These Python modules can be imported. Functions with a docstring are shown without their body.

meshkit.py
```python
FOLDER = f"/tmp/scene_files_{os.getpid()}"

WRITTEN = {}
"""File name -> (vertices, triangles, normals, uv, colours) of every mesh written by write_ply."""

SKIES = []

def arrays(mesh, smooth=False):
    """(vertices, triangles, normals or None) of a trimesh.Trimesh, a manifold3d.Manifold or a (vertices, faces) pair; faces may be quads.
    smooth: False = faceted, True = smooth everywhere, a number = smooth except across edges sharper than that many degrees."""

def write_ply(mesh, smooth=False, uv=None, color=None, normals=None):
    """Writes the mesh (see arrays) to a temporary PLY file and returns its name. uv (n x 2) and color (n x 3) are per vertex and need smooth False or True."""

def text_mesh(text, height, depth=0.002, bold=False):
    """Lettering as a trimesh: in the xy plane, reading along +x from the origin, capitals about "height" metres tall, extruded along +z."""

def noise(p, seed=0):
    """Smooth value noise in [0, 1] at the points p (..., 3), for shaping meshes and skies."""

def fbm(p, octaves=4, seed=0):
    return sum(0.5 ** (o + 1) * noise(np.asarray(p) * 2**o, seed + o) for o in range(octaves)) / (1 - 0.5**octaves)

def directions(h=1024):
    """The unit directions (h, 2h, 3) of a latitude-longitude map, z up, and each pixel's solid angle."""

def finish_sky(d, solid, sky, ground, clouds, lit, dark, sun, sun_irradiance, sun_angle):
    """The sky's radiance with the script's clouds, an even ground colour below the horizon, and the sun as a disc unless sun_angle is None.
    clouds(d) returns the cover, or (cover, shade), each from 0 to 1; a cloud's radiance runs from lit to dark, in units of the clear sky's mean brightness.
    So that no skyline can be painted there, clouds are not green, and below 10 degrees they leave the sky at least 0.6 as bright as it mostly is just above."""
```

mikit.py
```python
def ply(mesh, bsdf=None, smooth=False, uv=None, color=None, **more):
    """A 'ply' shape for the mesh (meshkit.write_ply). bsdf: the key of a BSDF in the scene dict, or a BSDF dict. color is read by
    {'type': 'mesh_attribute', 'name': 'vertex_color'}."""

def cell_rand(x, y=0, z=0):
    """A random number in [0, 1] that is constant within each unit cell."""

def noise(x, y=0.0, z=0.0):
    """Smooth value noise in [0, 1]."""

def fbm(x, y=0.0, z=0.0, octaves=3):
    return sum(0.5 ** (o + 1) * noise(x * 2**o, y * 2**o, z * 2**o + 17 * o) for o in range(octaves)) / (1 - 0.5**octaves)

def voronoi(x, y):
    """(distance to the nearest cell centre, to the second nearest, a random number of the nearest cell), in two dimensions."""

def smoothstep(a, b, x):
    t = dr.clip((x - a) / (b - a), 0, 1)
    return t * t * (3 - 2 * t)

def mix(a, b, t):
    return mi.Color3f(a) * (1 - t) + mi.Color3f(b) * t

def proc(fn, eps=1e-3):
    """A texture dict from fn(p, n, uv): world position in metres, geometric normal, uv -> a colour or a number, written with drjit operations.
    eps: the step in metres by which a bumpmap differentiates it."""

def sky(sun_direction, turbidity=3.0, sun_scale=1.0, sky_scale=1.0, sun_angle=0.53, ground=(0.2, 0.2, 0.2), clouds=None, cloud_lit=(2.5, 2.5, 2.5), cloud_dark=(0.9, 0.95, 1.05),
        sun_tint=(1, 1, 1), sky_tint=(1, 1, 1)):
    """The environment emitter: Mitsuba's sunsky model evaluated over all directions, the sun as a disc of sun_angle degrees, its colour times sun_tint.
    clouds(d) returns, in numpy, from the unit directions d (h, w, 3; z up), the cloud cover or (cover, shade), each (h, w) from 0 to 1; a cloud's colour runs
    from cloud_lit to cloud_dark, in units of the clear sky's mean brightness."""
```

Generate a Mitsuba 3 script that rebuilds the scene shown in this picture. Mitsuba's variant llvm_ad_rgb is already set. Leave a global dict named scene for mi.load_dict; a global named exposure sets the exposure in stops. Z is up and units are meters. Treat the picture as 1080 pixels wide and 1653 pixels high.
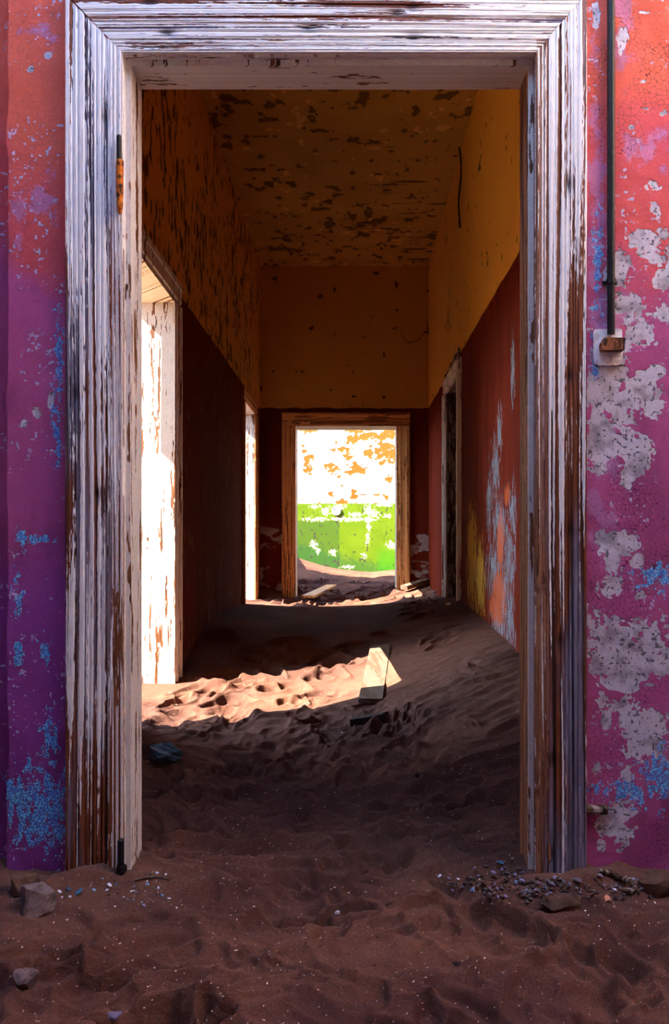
import math, random
import numpy as np
import trimesh
import drjit as dr
import mitsuba as mi
import mikit, meshkit
from mikit import proc, ply, noise, fbm, voronoi, smoothstep, mix
from scipy.interpolate import RBFInterpolator, RegularGridInterpolator
from shapely.geometry import Polygon

T = mi.ScalarTransform4f
# ------------------------------------------------------------------ camera, sky, sun, exposure
E = 1.0                                   # eye height above the buried floor
F, VX, VY = 1300.0, 570.0, 870.0          # focal length and vanishing point in pixels of 1080 x 1653
scene = {
    "camera": {"type": "perspective", "fov": math.degrees(2 * math.atan(540 / F)), "fov_axis": "x", "near_clip": 0.05, "far_clip": 500.0,
               "principal_point_offset_x": (540 - VX) / 1080, "principal_point_offset_y": (826.5 - VY) / 1653,
               "to_world": T().look_at(origin=[0, 0, E], target=[0, 1, E], up=[0, 0, 1])},
    "sky": mikit.sky((-0.719, -0.216, 0.661), turbidity=3.0, sun_scale=0.0, sky_scale=7.5, sky_tint=(0.94, 1.0, 1.08), ground=(0.35, 0.25, 0.16)),
    "sun": {"type": "directional", "direction": [0.719, 0.216, -0.661], "irradiance": {"type": "rgb", "value": [3.3, 2.85, 2.25]}},
}
exposure = 3.75
labels = {}
rng = np.random.default_rng(7)


# ------------------------------------------------------------------ helpers
def lin(r, g, b):
    f = lambda v: (v / 255) / 12.92 if v <= 10 else ((v / 255 + 0.055) / 1.055) ** 2.4
    return (f(r), f(g), f(b))


def C(t):
    return mi.Color3f(*t)


def numbered(name):
    k, n = name, 0
    while k in scene or k in labels:
        n += 1
        k = f"{name}_{n:03d}"
    return k


def part(parent, name, mesh, bsdf, smooth=False, label=None, **kw):
    k = numbered(parent + "__" + name)
    scene[k] = ply(mesh, bsdf, smooth=smooth, **kw)
    if label:
        labels[k] = {"label": label}
    return k


def thing(name, label, cat, group=None):
    k = numbered(name)
    labels[k] = {"label": label, "category": cat, "kind": "thing"}
    if group:
        labels[k]["group"] = group
    return k


def whole(name, mesh, bsdf, label, cat, group=None, smooth=False, **kw):
    k = thing(name, label, cat, group)
    scene[k] = ply(mesh, bsdf, smooth=smooth, **kw)
    return k


def struct(name, mesh, bsdf, smooth=False, label=None):
    scene[name] = ply(mesh, bsdf, smooth=smooth)
    labels[name] = {"kind": "structure"}
    if label:
        labels[name]["label"] = label
    return name


def box(x0, x1, y0, y1, z0, z1):
    m = trimesh.creation.box(extents=[x1 - x0, y1 - y0, z1 - z0])
    m.apply_translation([(x0 + x1) / 2, (y0 + y1) / 2, (z0 + z1) / 2])
    return m


def cat(*ms):
    return trimesh.util.concatenate(list(ms))


def wall_x(x0, x1, ya, yb, za, zb, holes):
    """A wall between x0 and x1 along y with door holes (y0, y1, ztop), as boxes."""
    ms, y = [], ya
    for (h0, h1, zt) in holes:
        ms += [box(x0, x1, y, h0, za, zb), box(x0, x1, h0, h1, zt, zb)]
        y = h1
    return cat(*ms, box(x0, x1, y, yb, za, zb))


def wall_y(y0, y1, xa, xb, za, zb, holes):
    ms, x = [], xa
    for (h0, h1, zt) in holes:
        ms += [box(x, h0, y0, y1, za, zb), box(h0, h1, y0, y1, zt, zb)]
        x = h1
    return cat(*ms, box(x, xb, y0, y1, za, zb))


def diffuse(fn):
    return {"type": "twosided", "bsdf": {"type": "diffuse", "reflectance": proc(fn)}}


def rough(fn, r=0.7, spec=0.3, bump=None, bscale=1.0, eps=1e-3):
    b = {"type": "principled", "base_color": proc(fn) if callable(fn) else {"type": "rgb", "value": list(fn)}, "roughness": r, "specular": spec}
    if bump is not None:
        b = {"type": "bumpmap", "bump": proc(bump, eps), "scale": bscale, "bsdf": b}
    return {"type": "twosided", "bsdf": b}


def blobs(u, v, items):
    """Largest of (1 - distance to centre in radii) over ellipses (u, v, ru, rv)."""
    out = mi.Float(-9)
    for (a, b, ra, rb) in items:
        out = dr.maximum(out, 1 - dr.sqrt(dr.square((u - a) / ra) + dr.square((v - b) / rb)))
    return out


def fpx(x, y, rx, ry, s=655.0):
    """An ellipse on the front wall, measured on the photograph."""
    return ((x - VX) / s, E + (VY - y) / s, rx / s, ry / s)


# ------------------------------------------------------------------ materials
PEEL = [fpx(*b) for b in [
    (1050, 385, 26, 22), (1022, 385, 16, 14), (1060, 415, 22, 16), (1000, 430, 18, 35), (1068, 455, 14, 22), (1012, 490, 30, 26), (1072, 505, 12, 16), (1030, 545, 26, 18), (990, 600, 26, 34),
    (972, 640, 24, 40), (1000, 660, 34, 40), (972, 705, 24, 46), (1030, 620, 30, 18), (1050, 660, 14, 18), (1000, 720, 26, 22), (1018, 760, 18, 26), (1040, 730, 18, 24), (1060, 600, 16, 12),
    (992, 880, 30, 22), (1012, 878, 20, 14), (990, 905, 16, 18), (1028, 905, 10, 10), (1036, 960, 10, 8), (985, 950, 16, 14), (1000, 1020, 48, 30), (1055, 1030, 34, 30), (970, 1060, 24, 46), (1020, 1062, 46, 36),
    (1068, 1072, 22, 20), (1000, 1100, 30, 16), (1030, 1165, 40, 30), (1010, 1140, 18, 14), (1056, 1155, 24, 24), (1030, 1200, 22, 26), (966, 1132, 16, 18), (980, 1160, 10, 18),
    (1012, 1250, 9, 10), (965, 1238, 8, 9), (1000, 1318, 22, 22), (1006, 1345, 20, 26), (980, 1335, 12, 18), (972, 1365, 7, 9), (1028, 1335, 6, 7),
    (1055, 300, 14, 9), (1045, 175, 14, 5), (1060, 340, 10, 14), (1068, 182, 10, 8), (1018, 205, 8, 5), (1040, 20, 16, 4), (1005, 60, 9, 22), (1040, 130, 10, 4), (962, 30, 5, 30),
    (58, 665, 6, 7), (38, 683, 7, 5), (82, 645, 6, 10), (78, 90, 5, 5), (50, 112, 5, 5)]]
BLUE = [fpx(*b) for b in [(70, 1300, 56, 66), (30, 1290, 30, 45), (90, 1345, 26, 32), (80, 1190, 14, 34), (95, 570, 8, 60), (93, 700, 7, 50), (85, 650, 6, 24), (35, 870, 9, 18), (62, 870, 22, 7), (30, 960, 9, 34),
                          (72, 1050, 9, 24), (30, 1060, 7, 26), (66, 1330, 40, 40), (1010, 1280, 34, 24), (1000, 1290, 16, 16), (965, 1272, 14, 14), (1062, 1250, 36, 44), (1020, 1306, 20, 10), (1060, 930, 30, 24), (965, 430, 8, 90), (960, 590, 8, 60)]]
GREYV = [fpx(*b) for b in [(960, 300, 14, 200), (985, 520, 40, 80), (965, 800, 24, 110), (1045, 240, 50, 30), (70, 320, 30, 30), (1000, 20, 20, 90), (60, 50, 30, 14), (30, 350, 14, 40)]]


def peel_amount(x, z):
    vo = voronoi(x * 80 + fbm(x * 60, z * 60, 3) * 0.7, z * 80 + fbm(x * 60, z * 60, 9) * 0.7)
    n = fbm(x * 17, z * 17, 1.0, 5)
    a = blobs(x, z, PEEL) + (vo[2] - 0.5) * 0.75 + (n - 0.5) * 1.9 + 0.06
    return a, vo


def front_wall(p, n, uv):
    x, z = p.x, p.z
    a, vo = peel_amount(x, z)
    f1, f2, g = fbm(x * 4, z * 4, 2, 4), fbm(x * 11, z * 5, 5, 4), noise(x * 420, z * 420, p.y * 420)
    warp = z + (f1 - 0.5) * 0.55 + (f2 - 0.5) * 0.2
    col = mix(lin(184, 88, 140), lin(208, 88, 94), smoothstep(1.62, 1.86, warp))
    col = mix(col, lin(230, 110, 82), smoothstep(1.84, 2.15, warp) * (0.55 + 0.45 * f2))
    left = smoothstep(-0.3, -0.5, x)
    col = mix(col, lin(148, 70, 150), left * smoothstep(1.35, 0.8, warp))
    col = mix(col, lin(186, 140, 190), smoothstep(0.0, 0.6, blobs(x, z, GREYV) + (fbm(x * 34, z * 22, 5, 4) - 0.5) * 3.0 + (g - 0.5) * 0.8 - 0.1) * 0.55)
    col = mix(col, col * 0.72, smoothstep(0.55, 0.75, fbm(x * 7, z * 3, 8, 4)))
    col = col * (0.86 + 0.28 * g)
    # cracked paint where it is thick
    crack = smoothstep(0.07, 0.03, vo[1] - vo[0]) * smoothstep(0.46, 0.6, fbm(x * 6, z * 6, 4, 3)) * (1 - left)
    col = mix(col, lin(60, 20, 44), crack * 0.75)
    bl = smoothstep(-0.05, 0.25, blobs(x, z, BLUE) + (fbm(x * 90, z * 60, 6, 4) - 0.5) * 2.6 + (g - 0.5) * 1.2 - 0.25)
    col = mix(col, mix(lin(36, 130, 214), lin(130, 206, 240), smoothstep(0.45, 0.7, g)), bl * (0.5 + 0.5 * smoothstep(0.3, 0.5, g)))
    fleck = smoothstep(0.70, 0.73, fbm(x * 110, z * 110, 3, 3)) * smoothstep(0.45, 0.6, fbm(x * 9, z * 9, 7, 3))
    col = mix(col, lin(190, 190, 220), fleck * 0.8)
    grey = mix(lin(208, 200, 212), lin(158, 148, 158), smoothstep(0.4, 0.8, fbm(x * 30, z * 30, 2, 4)))
    grey = mix(grey, lin(60, 55, 62), smoothstep(0.66, 0.72, fbm(x * 150, z * 150, 8, 3)) * 0.8) * (0.8 + 0.35 * g)
    return mix(col, grey, smoothstep(0.0, 0.05, a))


def front_wall_bump(p, n, uv):
    a, vo = peel_amount(p.x, p.z)
    h = smoothstep(0.06, -0.02, a) * (1 - 0.6 * smoothstep(0.07, 0.02, vo[1] - vo[0]) * smoothstep(0.46, 0.6, fbm(p.x * 6, p.z * 6, 4, 3)) * smoothstep(-0.5, -0.3, p.x))
    return h * 1.4 + fbm(p.x * 160, p.z * 160, 1, 3) * 0.7 + fbm(p.x * 12, p.z * 12, 1, 3) * 5


scene["mat_front_wall"] = rough(front_wall, 0.85, 0.2, front_wall_bump, 0.001, 6e-4)


def rp(px, py, rx, ry):
    """An ellipse on the right corridor wall, measured on the photograph: (y, z, ry, rz)."""
    y = F * 0.7625 / (px - VX)
    return (y, E + (VY - py) / F * y, rx / (px - VX) * y, ry / F * y)


DZ = E + 1.32
RGREY = [rp(*b) for b in [(800, 760, 7, 60), (806, 850, 14, 50), (798, 920, 14, 50), (812, 960, 12, 60), (826, 830, 8, 50), (822, 900, 10, 90), (806, 690, 5, 40), (828, 600, 4, 60), (822, 1000, 10, 60), (790, 820, 5, 60), (804, 1000, 14, 40)]]
RORANGE = [rp(*b) for b in [(808, 875, 6, 60), (806, 960, 12, 50), (800, 985, 14, 30), (818, 800, 5, 20)]]
RYELLOW = [rp(*b) for b in [(762, 900, 8, 90), (775, 930, 8, 60)]]


def corridor_wall(p, n, uv):
    x, y, z = p.x, p.y, p.z
    side = smoothstep(0.5, 0.6, dr.abs(n.x))                     # side walls; else the end wall
    t = y * side + x * (1 - side)
    g = noise(t * 260, z * 260, x * 3)
    st = fbm(t * 14, z * 3, 1.7, 4)
    ochre = mix(lin(206, 152, 72), lin(188, 134, 58), fbm(t * 2.5, z * 2, 4, 4)) * (0.92 + 0.16 * g)
    isl = side * smoothstep(-0.5, -0.7, x)
    # dark flakes: many upright ones on the left wall
    zone = smoothstep(0.42, 0.60, fbm(t * 1.3, z * 1.1, 8, 3)) 
    fl = smoothstep(0.69, 0.72, fbm(t * 30, z * 13, 3, 3) + 0.16 * zone - 0.05) * isl
    fl = dr.maximum(fl, smoothstep(0.80, 0.82, fbm(t * 16, z * 16, 5, 3)))
    cr = smoothstep(0.012, 0.004, dr.abs(fbm(t * 3.2, z * 2.2, 31, 3) - 0.40)) * smoothstep(0.62, 0.75, fbm(t * 1.1, z * 1.1, 2, 2))
    ochre = mix(ochre, lin(56, 32, 14), dr.maximum(fl, cr) * 0.85)
    dado = mix(lin(108, 38, 22), lin(70, 24, 15), st) * (0.85 + 0.3 * g)
    isr = side * smoothstep(0.3, 0.6, x)
    wn = (fbm(t * 60, z * 14, 2, 4) - 0.5) * 2.0
    dado = mix(dado, lin(190, 150, 60), isr * smoothstep(0.0, 0.3, blobs(t, z, RYELLOW) + wn * 0.9) * 0.7)
    dado = mix(dado, lin(112, 116, 122) , isr * smoothstep(0.05, 0.35, blobs(t, z, RGREY) + (fbm(t * 110, z * 22, 2, 4) - 0.5) * 3.2 - 0.25))
    dado = mix(dado, lin(166, 78, 42), isr * 0.8 * smoothstep(0.05, 0.4, blobs(t, z, RORANGE) + wn * 0.6))
    lw = smoothstep(0.68, 0.74, fbm(t * 26, z * 10, 9, 5) + 0.10 * smoothstep(1.5, 0.6, z) - 0.02)
    dado = mix(dado, lin(120, 92, 66), isl * lw * 0.6)
    st2 = smoothstep(0.52, 0.6, fbm(x * 7, z * 12, 3, 3)) * (1 - side) * smoothstep(1.20, 1.05, z)
    dado = mix(dado, C(lin(150, 140, 134)) * (0.6 + 0.8 * g), st2 * 0.8)
    edge = z + (noise(t * 12, 3, 1) - 0.5) * 0.012
    return mix(dado, ochre, smoothstep(DZ - 0.004, DZ + 0.004, edge))


def corridor_bump(p, n, uv):
    t = p.y + p.x
    return fbm(t * 8, p.z * 8, 1, 3) * 6 + fbm(t * 120, p.z * 120, 1, 2) * 0.8


scene["mat_corridor_wall"] = rough(corridor_wall, 0.95, 0.04, corridor_bump, 0.001)


def ceiling_fn(p, n, uv):
    x, y = p.x, p.y
    g = noise(x * 200, y * 200, 1)
    c = mix(lin(192, 144, 72), lin(160, 114, 54), fbm(x * 3, y * 3, 2, 4))
    zone = fbm(x * 1.8, y * 1.3, 6, 3)
    d = smoothstep(0.63, 0.68, fbm(x * 15, y * 14, 1, 4) + 0.34 * (zone - 0.5))
    lines = smoothstep(0.70, 0.78, fbm(x * 2.2, y * 20, 4, 3)) * smoothstep(0.0, 0.3, x)
    c = mix(c, lin(70, 44, 22), dr.maximum(d, lines) * 0.8)
    c = mix(c, lin(232, 190, 120), smoothstep(0.75, 0.78, fbm(x * 14, y * 12, 9, 3)) * 0.5)
    return c * (0.9 + 0.2 * g)


scene["mat_ceiling"] = rough(ceiling_fn, 0.95, 0.04, lambda p, n, uv: smoothstep(0.63, 0.68, fbm(p.x * 15, p.y * 14, 1, 4)) * -2 + fbm(p.x * 60, p.y * 60, 1, 3), 0.001)

FS = 100.0                                # pixels per metre at the far wall


def wp(px, py, rx, ry):
    return ((px - VX) / FS, E + (VY - py) / FS, rx / FS, ry / FS)


BRICK = [wp(*b) for b in [(488, 694, 6, 3), (496, 695, 8, 4), (504, 694, 6, 3), (565, 693, 8, 4), (575, 697, 12, 4), (592, 694, 12, 3), (580, 706, 14, 6), (600, 703, 14, 5), (618, 706, 14, 6), (632, 700, 10, 12), (566, 711, 6, 6), (624, 718, 12, 6),
                          (620, 733, 12, 9), (632, 736, 10, 10), (596, 730, 7, 8), (548, 725, 6, 3), (556, 725, 8, 4), (540, 726, 6, 3), (563, 738, 8, 5), (502, 738, 9, 4), (496, 742, 5, 4), (495, 752, 6, 5), (498, 758, 6, 6), (531, 752, 8, 5),
                          (536, 760, 6, 5), (545, 755, 6, 4), (574, 756, 10, 7), (583, 760, 8, 5), (567, 762, 8, 4), (492, 729, 3, 3), (614, 748, 6, 3), (546, 770, 5, 2), (534, 797, 4, 3), (571, 799, 4, 6), (553, 812, 6, 5), (627, 773, 5, 4)]]
STAIN = [wp(*b) for b in [(575, 780, 10, 10), (528, 782, 8, 6), (595, 792, 5, 14), (562, 780, 4, 9), (560, 815, 9, 8)]]
GPEEL = [wp(*b) for b in [(525, 825, 6, 6), (508, 818, 8, 3), (596, 822, 6, 9), (560, 838, 24, 3), (590, 838, 14, 3), (510, 838, 18, 3), (605, 830, 8, 5), (626, 833, 8, 3), (595, 848, 3, 18), (594, 866, 3, 10), (634, 880, 8, 5),
                          (506, 880, 5, 6), (513, 890, 5, 4), (536, 892, 5, 5), (588, 897, 4, 4), (560, 915, 8, 3), (545, 818, 10, 4), (620, 815, 12, 2), (575, 830, 10, 3)]]
GDARK = [wp(*b) for b in [(512, 868, 40, 30), (500, 900, 34, 20)]]


def far_wall(p, n, uv):
    x, z = p.x, p.z
    f = fbm(x * 22, z * 26, 3, 5)
    g = noise(x * 90, z * 90, 2)
    w = mix(lin(236, 226, 204), lin(222, 204, 172), smoothstep(0.4, 0.8, fbm(x * 2, z * 2, 8, 3)))
    br = smoothstep(0.0, 0.10, blobs(x, z, BRICK) + (f - 0.5) * 3.0 + 0.12)
    br = dr.maximum(br, smoothstep(0.77, 0.79, fbm(x * 11, z * 14, 6, 3)))
    brc = mix(lin(146, 96, 30), lin(124, 76, 22), g) 
    w = mix(w, lin(226, 176, 110), smoothstep(0.0, 0.4, blobs(x, z, STAIN) + (f - 0.5) * 1.6) * 0.7)
    w = mix(w, brc, br)
    gr = mix(lin(86, 116, 10), lin(104, 130, 18), fbm(x * 5, z * 4, 1, 3))
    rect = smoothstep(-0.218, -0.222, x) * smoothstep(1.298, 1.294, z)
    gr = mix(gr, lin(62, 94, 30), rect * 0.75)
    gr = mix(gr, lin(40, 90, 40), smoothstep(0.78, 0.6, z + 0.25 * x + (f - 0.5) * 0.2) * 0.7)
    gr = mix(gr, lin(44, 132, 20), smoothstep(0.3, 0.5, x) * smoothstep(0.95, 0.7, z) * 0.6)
    gr = mix(gr, lin(60, 66, 50), smoothstep(0.76, 0.79, fbm(x * 26, z * 14, 9, 3) + 0.06 * rect))
    pe = smoothstep(0.0, 0.12, blobs(x, z, GPEEL) + (fbm(x * 46, z * 46, 4, 4) - 0.5) * 3.6 - 0.12)
    gr = mix(gr, lin(240, 226, 196), pe)
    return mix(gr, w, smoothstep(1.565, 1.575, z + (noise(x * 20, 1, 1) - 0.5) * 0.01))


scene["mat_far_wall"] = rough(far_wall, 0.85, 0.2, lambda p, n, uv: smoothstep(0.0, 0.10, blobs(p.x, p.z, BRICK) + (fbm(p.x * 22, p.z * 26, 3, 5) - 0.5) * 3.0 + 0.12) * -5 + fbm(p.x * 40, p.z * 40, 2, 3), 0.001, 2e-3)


def sand_fn(p, n, uv):
    x, y = p.x, p.y
    f = fbm(x * 3, y * 3, 1, 4)
    c = mix(lin(104, 71, 58), lin(82, 56, 49), smoothstep(0.3, 0.7, f))
    g = noise(x * 420, y * 420, p.z * 420)
    c = c * (0.72 + 0.56 * g)
    sp = noise(x * 230 + 7, y * 230, p.z * 230)
    c = mix(c, lin(232, 214, 200), smoothstep(0.905, 0.93, sp) * (0.4 + 0.6 * smoothstep(0.4, 0.6, fbm(x * 6, y * 6, 3, 3))))
    return mix(c, lin(40, 28, 26), smoothstep(0.10, 0.07, sp) * 0.7)


scene["mat_sand"] = rough(sand_fn, 0.95, 0.06, lambda p, n, uv: noise(p.x * 420, p.y * 420, p.z * 420) * 1.3 + fbm(p.x * 90, p.y * 110, p.z * 90, 4) * 4.2, 0.001, 8e-4)


def painted_wood(paint, wood, dark, bare, sx=70, sz=4.0, along="z"):
    """Old paint flaking along an upright grain."""
    def fn(p, n, uv):
        t, u = {"z": (p.x + p.y, p.z), "x": (p.y + p.z, p.x), "y": (p.x + p.z, p.y)}[along]
        a = fbm(t * sx, u * sz, 1, 4) + 0.35 * (fbm(t * 160, u * 40, 2, 3) - 0.5) + 0.35 * (fbm(t * 3, u * 1.2, 7, 3) - 0.5)
        gr = fbm(t * 240, u * 6, 3, 3)
        w = mix(wood, dark, smoothstep(0.42, 0.72, gr))
        c = C(paint) * (0.9 + 0.2 * noise(t * 200, p.z * 200, 1))
        return mix(c, w, smoothstep(1 - bare - 0.02, 1 - bare + 0.02, a + 0.0))
    return fn


scene["mat_white_wood"] = rough(painted_wood(lin(214, 207, 200), lin(122, 76, 44), lin(70, 40, 22), 0.31), 0.6, 0.4)
scene["mat_white_head"] = rough(painted_wood(lin(214, 207, 200), lin(122, 76, 44), lin(70, 40, 22), 0.31, along="x"), 0.6, 0.4)
scene["mat_amber_wood"] = rough(painted_wood(lin(206, 150, 88), lin(160, 100, 50), lin(100, 60, 30), 0.45), 0.6, 0.4)
scene["mat_amber_head"] = rough(painted_wood(lin(206, 150, 88), lin(160, 100, 50), lin(100, 60, 30), 0.45, along="x"), 0.6, 0.4)
scene["mat_brown_wood"] = rough(painted_wood(lin(150, 104, 76), lin(128, 84, 58), lin(70, 42, 28), 0.5), 0.65, 0.35)
scene["mat_dark_wood"] = rough(painted_wood(lin(150, 136, 124), lin(92, 66, 46), lin(34, 22, 16), 0.55, 60, 12), 0.7, 0.3)
scene["mat_plank"] = rough(painted_wood(lin(100, 84, 74), lin(84, 66, 54), lin(100, 74, 58), 0.45, 40, 6, "y"), 0.8, 0.2)
scene["mat_iron"] = rough(lin(18, 14, 18), 0.5, 0.35, lambda p, n, uv: fbm(p.x * 120, p.y * 120, p.z * 60, 3), 0.001)


def rust(p, n, uv):
    f = fbm(p.x * 160, p.y * 160, p.z * 90, 4)
    return mix(mix(lin(216, 120, 20), lin(170, 84, 16), smoothstep(0.3, 0.6, f)), lin(50, 26, 14), smoothstep(0.56, 0.66, f))


scene["mat_rust"] = rough(rust, 0.75, 0.3)
scene["mat_white_plaster"] = rough(lambda p, n, uv: mix(lin(246, 246, 250), lin(206, 204, 214), smoothstep(0.55, 0.75, fbm(p.x * 60, p.z * 60, 1, 4))), 0.8, 0.2, lambda p, n, uv: fbm(p.x * 90, p.z * 90, 1, 3), 0.001)


def stone(c0, c1, band=0.0):
    def fn(p, n, uv):
        f = fbm(p.x * 40, p.y * 40, p.z * 40, 4)
        c = mix(c0, c1, smoothstep(0.35, 0.65, f)) * (0.7 + 0.6 * noise(p.x * 380, p.y * 380, p.z * 380))
        if band:
            b = smoothstep(0.42, 0.5, noise((p.x * 0.6 + p.z * 1.4) * 70 + f * 2, 1, 2)) * smoothstep(0.62, 0.5, noise((p.x * 0.6 + p.z * 1.4) * 70 + f * 2, 1, 2))
            c = mix(c, lin(190, 200, 200), b * band)
        return c
    return fn


scene["mat_stone"] = rough(stone(lin(120, 102, 98), lin(82, 68, 66)), 0.85, 0.2)
scene["mat_teal_stone"] = rough(stone(lin(96, 140, 152), lin(60, 90, 104), 0.6), 0.7, 0.3)
scene["mat_brown_stone"] = rough(stone(lin(96, 70, 56), lin(66, 46, 38)), 0.85, 0.2)
CHIPS = {"pale": lin(214, 212, 222), "blue": lin(120, 156, 186), "teal": lin(64, 110, 136), "grey": lin(104, 94, 98), "dark": lin(52, 42, 40), "brown": lin(84, 60, 48), "peach": lin(230, 160, 120), "lilac": lin(132, 124, 154)}
for k_, v_ in CHIPS.items():
    scene["mat_chip_" + k_] = rough(v_, 0.75, 0.3)
scene["mat_pale_wall"] = diffuse(lambda p, n, uv: mix(lin(206, 204, 206), lin(186, 182, 184), fbm(p.x * 2 + p.y * 2, p.z * 2, 1, 3)))
scene["mat_court_wall"] = diffuse(lambda p, n, uv: mix(lin(240, 222, 200), lin(232, 210, 184), fbm(p.x * 2 + p.y * 2, p.z * 2, 1, 3)))
scene["mat_room_wall"] = diffuse(lambda p, n, uv: mix(lin(150, 110, 70), lin(120, 86, 54), fbm(p.x * 2 + p.y * 2, p.z * 2, 1, 3)))
scene["mat_cement"] = diffuse(lambda p, n, uv: mix(lin(226, 186, 124), lin(206, 162, 100), fbm(p.x * 3, p.y * 3, 1, 4)))
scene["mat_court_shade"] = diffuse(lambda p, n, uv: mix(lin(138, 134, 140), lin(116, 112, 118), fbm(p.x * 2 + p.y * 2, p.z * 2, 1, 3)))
scene["mat_old_board"] = rough(painted_wood(lin(52, 44, 44), lin(40, 32, 30), lin(22, 17, 16), 0.4, 60, 8, "x"), 0.8, 0.2)
scene["mat_dark_room"] = diffuse(lambda p, n, uv: mix(lin(120, 90, 60), lin(90, 66, 46), fbm(p.x * 2 + p.y * 2, p.z * 2, 1, 3)))

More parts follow.
